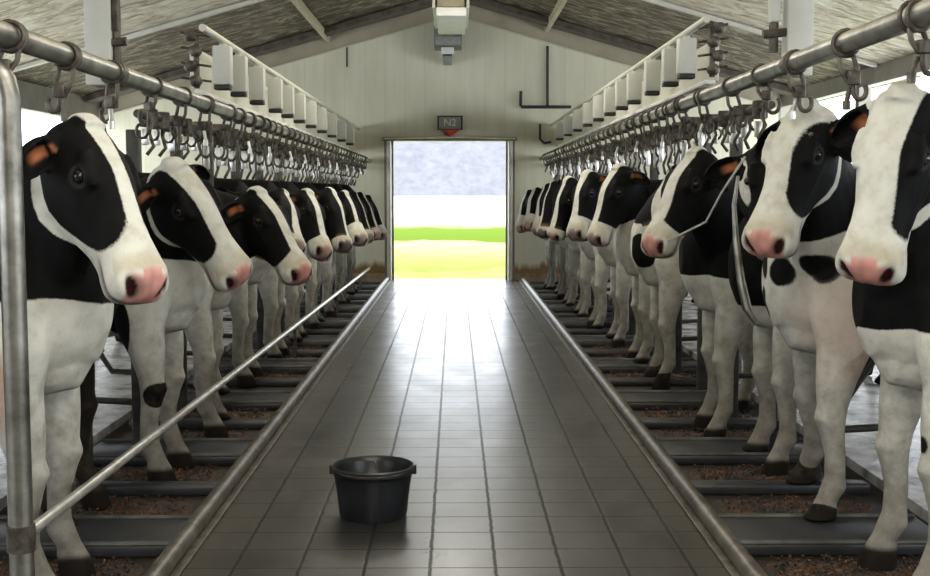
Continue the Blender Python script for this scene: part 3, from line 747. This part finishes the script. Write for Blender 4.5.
    disp += (np.exp(-(((U-.30)/.10)**2+((V+.10)/.012)**2))*inh*(aw > .04))[:, None]*nor*.004
    # tendons, muscle relief on the body
    disp += nor*(wob(bc*np.array([1, 1, .6]), 7, 2)*.004*(~inh))[:, None]
    # dewlap/shoulder groove
    me_co = co+disp
    # ---- coat pattern
    PB = bc.copy()
    d = np.full(n, -.3)
    if neck == 'B': d[:] = .3
    def ell(X, c, r): return (1-np.sqrt((((X-np.array(c))/np.array(r))**2).sum(1)))*min(r)
    for kind, fr, c, r in paint:
        X = bc if fr == 'b' else hc
        q = ell(X+np.stack([wob(bc, 9, 5), wob(bc, 9, 8), wob(bc, 9, 11)], 1)*.03+np.stack([wob(bc, 3.5, 1), wob(bc, 3.5, 4), wob(bc, 3.5, 9)], 1)*.06*(fr == 'b' and max(r) > .3), c, r)
        if fr == 'b': q = np.where(inh, -1, q)
        d = np.maximum(d, q) if kind == 'B' else np.minimum(d, -q)
    # head: white with cheek patches
    bww = np.interp(U, (-.05, .2, .42), bw)
    face = np.where(inh, 1., -1.)
    wv = Wd-w0+wob(hc, 10, 4)*.008
    hd = np.full(n, -.2)
    cu_, cv_, ru, rv = cheek
    for s_, on in ((1, side_cheeks[0]), (-1, side_cheeks[1])):
        if not on: continue
        Vn = np.where(V < 0, V/np.minimum(vbi, -.05)*-.28, V)
        e_ = (1-(np.abs((U-cu_)/ru)**2.7+np.abs((Vn-cv_)/rv)**2.7)**(1/2.7))*min(ru, rv)+wob(hc, 14, 6)*.008
        out = np.where(s_*wv > 0, s_*wv-bww, -.2)
        hd = np.maximum(hd, np.minimum(e_, out))
    hd = np.minimum(hd, um-U+wob(hc, 12, 2)*.012+.0)
    for kind, fr, c, r in paint:
        if fr == 'h2':
            q = ell(hc, c, r); hd = np.maximum(hd, q) if kind == 'B' else np.minimum(hd, -q)
    d = np.where(inh, np.maximum(hd, np.clip(vbi+.002-V, -.3, .3)) if neck == 'B' else hd, d)
    # ears
    for base, e, gf, h in earfr:
        X = np.stack([(Wc-A(base))@A(x)/hs for x in (e, gf, h)], 1)
        on = (X[:, 0] > .018) & (X[:, 0] < .24) & (np.abs(X[:, 1]) < .08) & (np.abs(X[:, 2]) < .075) & (aw > .105)
        d = np.where(on, .3 if ears == 'B' else -.3, d)
        nf = nor@A(gf)
        inn = on*sstep(.1, .5, nf)*sstep(.03, .05, X[:, 0])*(1-sstep(.08, .13, X[:, 0]))*(1-sstep(.010, .026, np.abs(X[:, 2]+.008)))
        m_ = inn > tint[:, 3]
        tint[m_, :3] = (.6, .22, .1); tint[:, 3] = np.maximum(tint[:, 3], inn*.8)  # light glowing through the ear put into its inner skin colour
    # muzzle
    pk = sstep(.545, .575, U+wob(hc, 20, 3)*.008+.02*(aw < .04))*sstep(-.112, -.1, V)*inh*(1-sstep(.07, .088, aw))
    mot = np.clip(.55+.6*wob(hc, 70, 7)+.3*wob(hc, 25, 9), 0, 1.3)
    pc = (np.array([.62, .25, .21]) if vox < .0135 else np.array(((.3, .2, .17), (.12, .08, .07), (.5, .27, .23))[int(Yc*7) % 3]))*(.45+.75*mot[:, None])
    tint[:, :3] = np.where((pk > tint[:, 3])[:, None], pc, tint[:, :3]); tint[:, 3] = np.maximum(tint[:, 3], pk*.88)
    yl = sstep(.46, .53, U)*(1-sstep(.53, .56, U))*inh*(V > -.06)*.45*(1-pk)
    m_ = yl > tint[:, 3]; tint[m_, :3] = (.42, .31, .16); tint[:, 3] = np.maximum(tint[:, 3], yl)
    lip = np.exp(-((V+.12)/.012)**2)*sstep(.42, .5, U)*inh*.8
    m_ = lip > tint[:, 3]; tint[m_, :3] = (.05, .032, .022); tint[:, 3] = np.maximum(tint[:, 3], lip)
    nk = sstep(.22, .5, dent); m_ = nk > .02
    tint[m_, :3] = tint[m_, :3]*(1-nk[m_])[:, None]+np.array([.03, .008, .008])*nk[m_][:, None]; tint[:, 3] = np.maximum(tint[:, 3], nk)
    # hooves
    hf = 1-sstep(.035, .062, bc[:, 2]+wob(bc, 30, 1)*.008); m_ = hf > .01
    tint[m_, :3] = (.012, .009, .007); tint[:, 3] = np.maximum(tint[:, 3], hf)
    # udder and belly skin
    uc = (1-np.sqrt(((bc[:, 0]+1.2)/.5)**2+(bc[:, 1]/.3)**2+((bc[:, 2]-.58)/.16)**2)); uk = sstep(-.1, .25, uc)*.75
    m_ = uk > tint[:, 3]; tint[m_, :3] = (.55, .30, .22); tint[:, 3] = np.maximum(tint[:, 3], uk)
    eg = np.exp(-((ed-.028)/.006)**2)*onside*.35; m_ = eg > tint[:, 3]; tint[m_, :3] = (.09, .085, .08); tint[:, 3] = np.maximum(tint[:, 3], eg)
    if tint_spot:
        for c, r, col, al in tint_spot:
            q = sstep(0, .5, 1-np.sqrt((((bc-np.array(c))/np.array(r))**2).sum(1))+wob(bc, 12, 3)*.12)*al
            q = q*(1-sstep(-.01, .012, d)); m_ = q > tint[:, 3]; tint[m_, :3] = col; tint[:, 3] = np.maximum(tint[:, 3], q)
    me.vertices.foreach_set('co', me_co.reshape(-1)); me.update()
    a = me.attributes.new('coat', 'FLOAT', 'POINT'); a.data.foreach_set('value', np.clip(d, -.3, .3).astype(np.float32))
    a = me.attributes.new('tint', 'FLOAT_COLOR', 'POINT'); a.data.foreach_set('color', tint.astype(np.float32).reshape(-1))
    me.polygons.foreach_set('use_smooth', [True]*len(me.polygons))
    me.materials.clear(); me.materials.append(M['coat'])
    body = bpy.data.objects.new('body', me); C.objects.link(body); body.parent = root
    for s_ in (1, -1):
        c = H(.195, -.055, s_*.104)
        b = MB(); b.lathe((0, 0, 0), [(.0215*math.sin(a), -.0215*math.cos(a)) for a in np.linspace(0, PI, 12)], 20)
        b.v = [tuple(Vector(p)*hs+c) for p in b.v]; b.build('eye', M['horn_eye'], root)
    root['_e'] = 0; del root['_e']
    return root, H

B_, W_ = 'B', 'W'
LEGW = [(W_, 'b', (0, 0, .28), (.5, .6, .62))]
# ---- right row
cow('nearest cow on the right, broad white blaze facing the camera and spotted white foreleg', 1, 4.12, (898, 92), (860, 276), 3.86, (-.62, -.85, .25), vox=.009, Xf=1.64, eartilt=-.4,
    bw=(.085, .062, .07), w0=-.012, um=.6, cheek=(.1, -.1, .36, .15), near_foot=(.02, .02), far_foot=(.03, 0), side_cheeks=(1, 0),
    paint=[(W_, 'b', (.0, .0, .42), (.6, .65, .50)), (B_, 'b', (.1, .22, .5), (.028, .05, .04)), (B_, 'b', (.1, .2, .33), (.03, .05, .035)), (B_, 'b', (.1, .2, .22), (.03, .05, .028)), (B_, 'b', (.24, -.1, .98), (.12, .2, .12))], ears='B')
cow('second cow on the right, white blazed face pink muzzle, spotted white chest', 1, 5.05, (800, 103), (756, 244), 4.72, (-.75, -.72, .25), vox=.0095, Xf=1.56, eartilt=-.5,
    bw=(.075, .052, .065), w0=-.012, um=.6, cheek=(.245, -.12, .2, .13), near_foot=(.0, .02), far_foot=(-.1, -.22), side_cheeks=(1, 0),
    paint=[(W_, 'b', (-.3, .0, .62), (1.2, .7, .62)), (B_, 'b', (.2, .0, 1.06), (.1, .05, .09)), (B_, 'b', (.16, .10, 1.02), (.1, .055, .075)), (B_, 'b', (.10, .22, 1.03), (.1, .04, .065)), (B_, 'b', (.2, -.12, 1.0), (.1, .05, .08)), (B_, 'b', (.2, -.02, .88), (.1, .035, .07)), (B_, 'b', (.15, -.14, .78), (.1, .02, .045)), (B_, 'b', (.15, -.07, .8), (.1, .014, .02))],
    tint_spot=[((-.45, .3, .72), (.6, .3, .3), (.42, .22, .15), .75), ((-.3, .2, .84), (.6, .4, .36), (.6, .44, .37), .6)])
cow('cow behind the second right cow, dark ear raised and white patch beside its eye', 1, 5.95, (768, 143), (786, 245), 5.75, (.05, -1, .2), vox=.012, Xf=1.62,
    bw=(.04, .03, .05), um=.45, cheek=(.2, -.1, .4, .2), paint=[(W_, 'h2', (.16, -.1, -.1), (.14, .05, .07)), (W_, 'b', (0, 0, .3), (.5, .6, .5))], ears='B', eartilt=.15)
cow('third right cow in profile, white blaze, pink nose and black shoulder', 1, 6.75, (690, 149), (644, 245), 6.45, (-.9, -.5, .25), vox=.012, Xf=1.52,
    bw=(.05, .042, .05), w0=0., um=.6, cheek=(.21, -.12, .26, .2), near_foot=(.03, .02), eartilt=-.5,
    paint=[(W_, 'b', (0, 0, .42), (.6, .6, .50))], tint_spot=[((-.9, .2, .6), (.5, .3, .2), (.4, .25, .18), .6)])
cow('cow standing set back behind the third right cow, dark head low', 1, 7.65, (722, 168), (704, 235), 7.7, (-.8, -.6, .2), vox=.016, Xf=1.85, bw=(.03, .02, .04), um=.5, cheek=(.2, -.1, .4, .3), paint=LEGW)
cow('cow with white chest and black spot beneath the third right cow muzzle', 1, 8.5, (668, 168), (652, 232), 8.6, (-.8, -.6, .2), vox=.016, Xf=1.5, bw=(.03, .02, .04), um=.5, cheek=(.2, -.1, .4, .3),
    paint=[(W_, 'b', (.1, 0, .6), (.6, .7, .55)), (B_, 'b', (.2, .12, .93), (.14, .1, .13)), (B_, 'b', (.2, -.18, .9), (.14, .07, .1))])
cow('fourth clear face on the right, long white blaze and orange ear', 1, 9.55, (613, 166), (588, 241), 9.4, (-.85, -.55, .2), vox=.014, Xf=1.52, L=.62, bw=(.07, .045, .05), um=.45, cheek=(.18, -.12, .3, .2), paint=[(W_, 'b', (.0, 0, .55), (.5, .7, .62))])
cow('fifth right face, narrow hourglass white blaze and grey white muzzle', 1, 10.75, (583, 172), (567, 240), 10.6, (-.8, -.6, .2), vox=.018, Xf=1.5, bw=(.06, .025, .04), um=.42, cheek=(.18, -.12, .3, .2), paint=[(W_, 'b', (.0, 0, .5), (.5, .7, .55))])
cow('mostly black face on the right with a thin white strip down the nose', 1, 11.9, (563, 179), (548, 236), 12.0, (-.8, -.6, .2), vox=.02, Xf=1.45, bw=(.025, .018, .03), um=.5, cheek=(.18, -.12, .4, .3), paint=LEGW)
cow('black faced right cow just beyond the thin stripe one', 1, 13.0, (551, 183), (539, 234), 13.2, (-.8, -.6, .2), vox=.022, Xf=1.42, bw=(.01, .01, .02), um=.52, cheek=(.18, -.12, .4, .3), paint=LEGW)
cow('black right cow third from the far wall, white lower face', 1, 14.2, (543, 185), (532, 232), 14.4, (-.8, -.6, .2), vox=.022, Xf=1.4, bw=(.02, .02, .04), um=.4, cheek=(.18, -.12, .4, .3), paint=LEGW)
cow('right cow next to last before the far wall, white blaze', 1, 15.4, (534, 188), (525, 230), 15.6, (-.8, -.6, .2), vox=.024, Xf=1.4, bw=(.04, .03, .04), um=.42, cheek=(.18, -.12, .4, .3), paint=LEGW)
cow('last cow of the right row beside the doorway', 1, 16.6, (526, 191), (517, 229), 16.8, (-.8, -.6, .2), vox=.024, Xf=1.35, bw=(.03, .03, .04), um=.4, cheek=(.18, -.12, .4, .3), paint=LEGW)
# ---- left row
cow('nearest cow on the left, black cheek ringed by white stripe and pink muzzle', -1, 4.05, (96, 118), (160, 284), 3.88, (.92, -.5, .25), vox=.009, Xf=1.42, eartilt=-.25,
    bw=(.05, .028, .035), w0=0.0, um=.6, cheek=(.17, -.095, .28, .125), near_foot=(.0, 0.05),
    paint=[(W_, 'b', (.0, 0, .42), (.55, .6, .62)), (B_, 'b', (-.3, -.2, .9), (.25, .3, .3))], tint_spot=[((-.02, -.18, .72), (.1, .2, .2), (.45, .22, .15), .6)])
cow('second cow on the left, wide white blaze, grey leg with black knee patch', -1, 5.78, (180, 162), (249, 278), 5.45, (.82, -.62, .25), vox=.0105, Xf=1.44,
    bw=(.075, .05, .05), w0=0.0, um=.6, cheek=(.22, -.115, .23, .14), near_foot=(.0, 0.0),
    paint=[(W_, 'b', (.0, 0, .45), (.6, .6, .62)), (B_, 'b', (.05, -.2, .42), (.07, .09, .06)), (B_, 'b', (-.12, -.2, .72), (.08, .2, .16))])
cow('third cow on the left, black eye patch and pale dirty muzzle', -1, 6.85, (262, 188), (309, 272), 6.85, (.85, -.6, .2), vox=.012, Xf=1.45, L=.58,
    bw=(.055, .035, .035), um=.6, cheek=(.19, -.12, .29, .18), near_foot=(.05, 0), paint=LEGW)
cow('black legged cow half hidden between the first and second left cows', -1, 4.93, (84, 150), (104, 240), 5.0, (.6, -.8, .2), vox=.014, Xf=1.64, far_foot=(0, .08), bw=(.01, .01, .01), um=.6, cheek=(.2, -.1, .4, .3), paint=[(W_, 'b', (-.5, 0, .62), (.35, .3, .1))])
cow('cow standing behind the head of the third left cow', -1, 7.75, (253, 192), (272, 245), 8.0, (.8, -.6, .2), vox=.016, Xf=1.62, bw=(.03, .02, .04), um=.5, cheek=(.2, -.1, .4, .3), paint=LEGW)
cow('cow with pale knees just before the fourth visible left face', -1, 8.7, (287, 190), (302, 246), 8.9, (.8, -.6, .2), vox=.016, Xf=1.55, bw=(.03, .02, .04), um=.5, cheek=(.2, -.1, .4, .3), paint=[(W_, 'b', (0, 0, .4), (.5, .6, .6))])
cow('fourth visible face on the left, black with curved white blaze', -1, 9.8, (312, 190), (332, 255), 9.7, (.85, -.6, .2), vox=.015, Xf=1.5, bw=(.05, .03, .03), um=.47, cheek=(.18, -.12, .3, .2), paint=LEGW)
cow('left cow directly beyond the curved blaze one, narrow white blaze', -1, 10.9, (334, 189), (350, 246), 11.0, (.85, -.6, .2), vox=.018, Xf=1.48, bw=(.06, .02, .02), um=.5, cheek=(.2, -.12, .4, .3), paint=LEGW)
cow('left cow with white blotched nose before the dark far ones', -1, 12.1, (348, 191), (365, 243), 12.2, (.85, -.6, .2), vox=.02, Xf=1.45, bw=(.03, .02, .02), um=.40, cheek=(.2, -.12, .4, .3), paint=LEGW)
cow('black left cow third from the far end', -1, 13.3, (356, 192), (371, 239), 13.6, (.85, -.6, .2), vox=.022, Xf=1.42, bw=(.01, .01, .01), um=.5, cheek=(.2, -.12, .4, .3), paint=LEGW)
cow('left cow next to last with dark head near the doorway', -1, 14.5, (364, 193), (379, 236), 14.8, (.85, -.6, .2), vox=.022, Xf=1.4, bw=(.02, .01, .02), um=.5, cheek=(.2, -.12, .4, .3), paint=LEGW)
cow('last cow of the left row with white mark on its nose', -1, 15.8, (372, 196), (386, 234), 16.2, (.9, -.5, .2), vox=.024, Xf=1.4, bw=(.02, .02, .02), um=.44, cheek=(.2, -.12, .4, .3), paint=LEGW)

# ---------------------------------------------------------------- curved stall bar and tether on the right
pts = [at(738, 176, 5.5), at(734, 205, 5.5), at(736, 240, 5.48), at(741, 280, 5.45), at(747, 308, 5.42), at(757, 324, 5.4)]
o = MB().tube(pts, .014, 12, rs=[.008, .011, .015, .02, .023, .012]).build('curved_bar', M['steel'], loc=pts[-1]); tag(o, 'curved grey bar hanging before the black shoulder of the third right cow', 'bar')
pts = [at(745, 157, 5.6), at(722, 192, 5.75), at(706, 222, 5.9), at(692, 229, 6.0), at(668, 241, 6.15)]
o = MB().tube(pts, .0055, 8).build('tether_rope', M['rope'], loc=pts[0]); tag(o, 'grey tether rope running to the muzzle of the third right cow', 'rope')

# ---------------------------------------------------------------- world
wd = bpy.data.worlds.new('World'); sc.world = wd; wd.use_nodes = True
bg = wd.node_tree.nodes['Background']; bg.inputs[0].default_value = (.89, .94, 1, 1); bg.inputs[1].default_value = 5.4
sc.view_settings.view_transform = 'Standard'; sc.view_settings.look = 'None'; sc.view_settings.gamma = 1; sc.view_settings.exposure = 0
try:
    sc.cycles.use_denoising = True; sc.cycles.max_bounces = 8; sc.cycles.diffuse_bounces = 4
    sc.cycles.sample_clamp_indirect = 6; sc.cycles.caustics_reflective = False
except Exception: pass
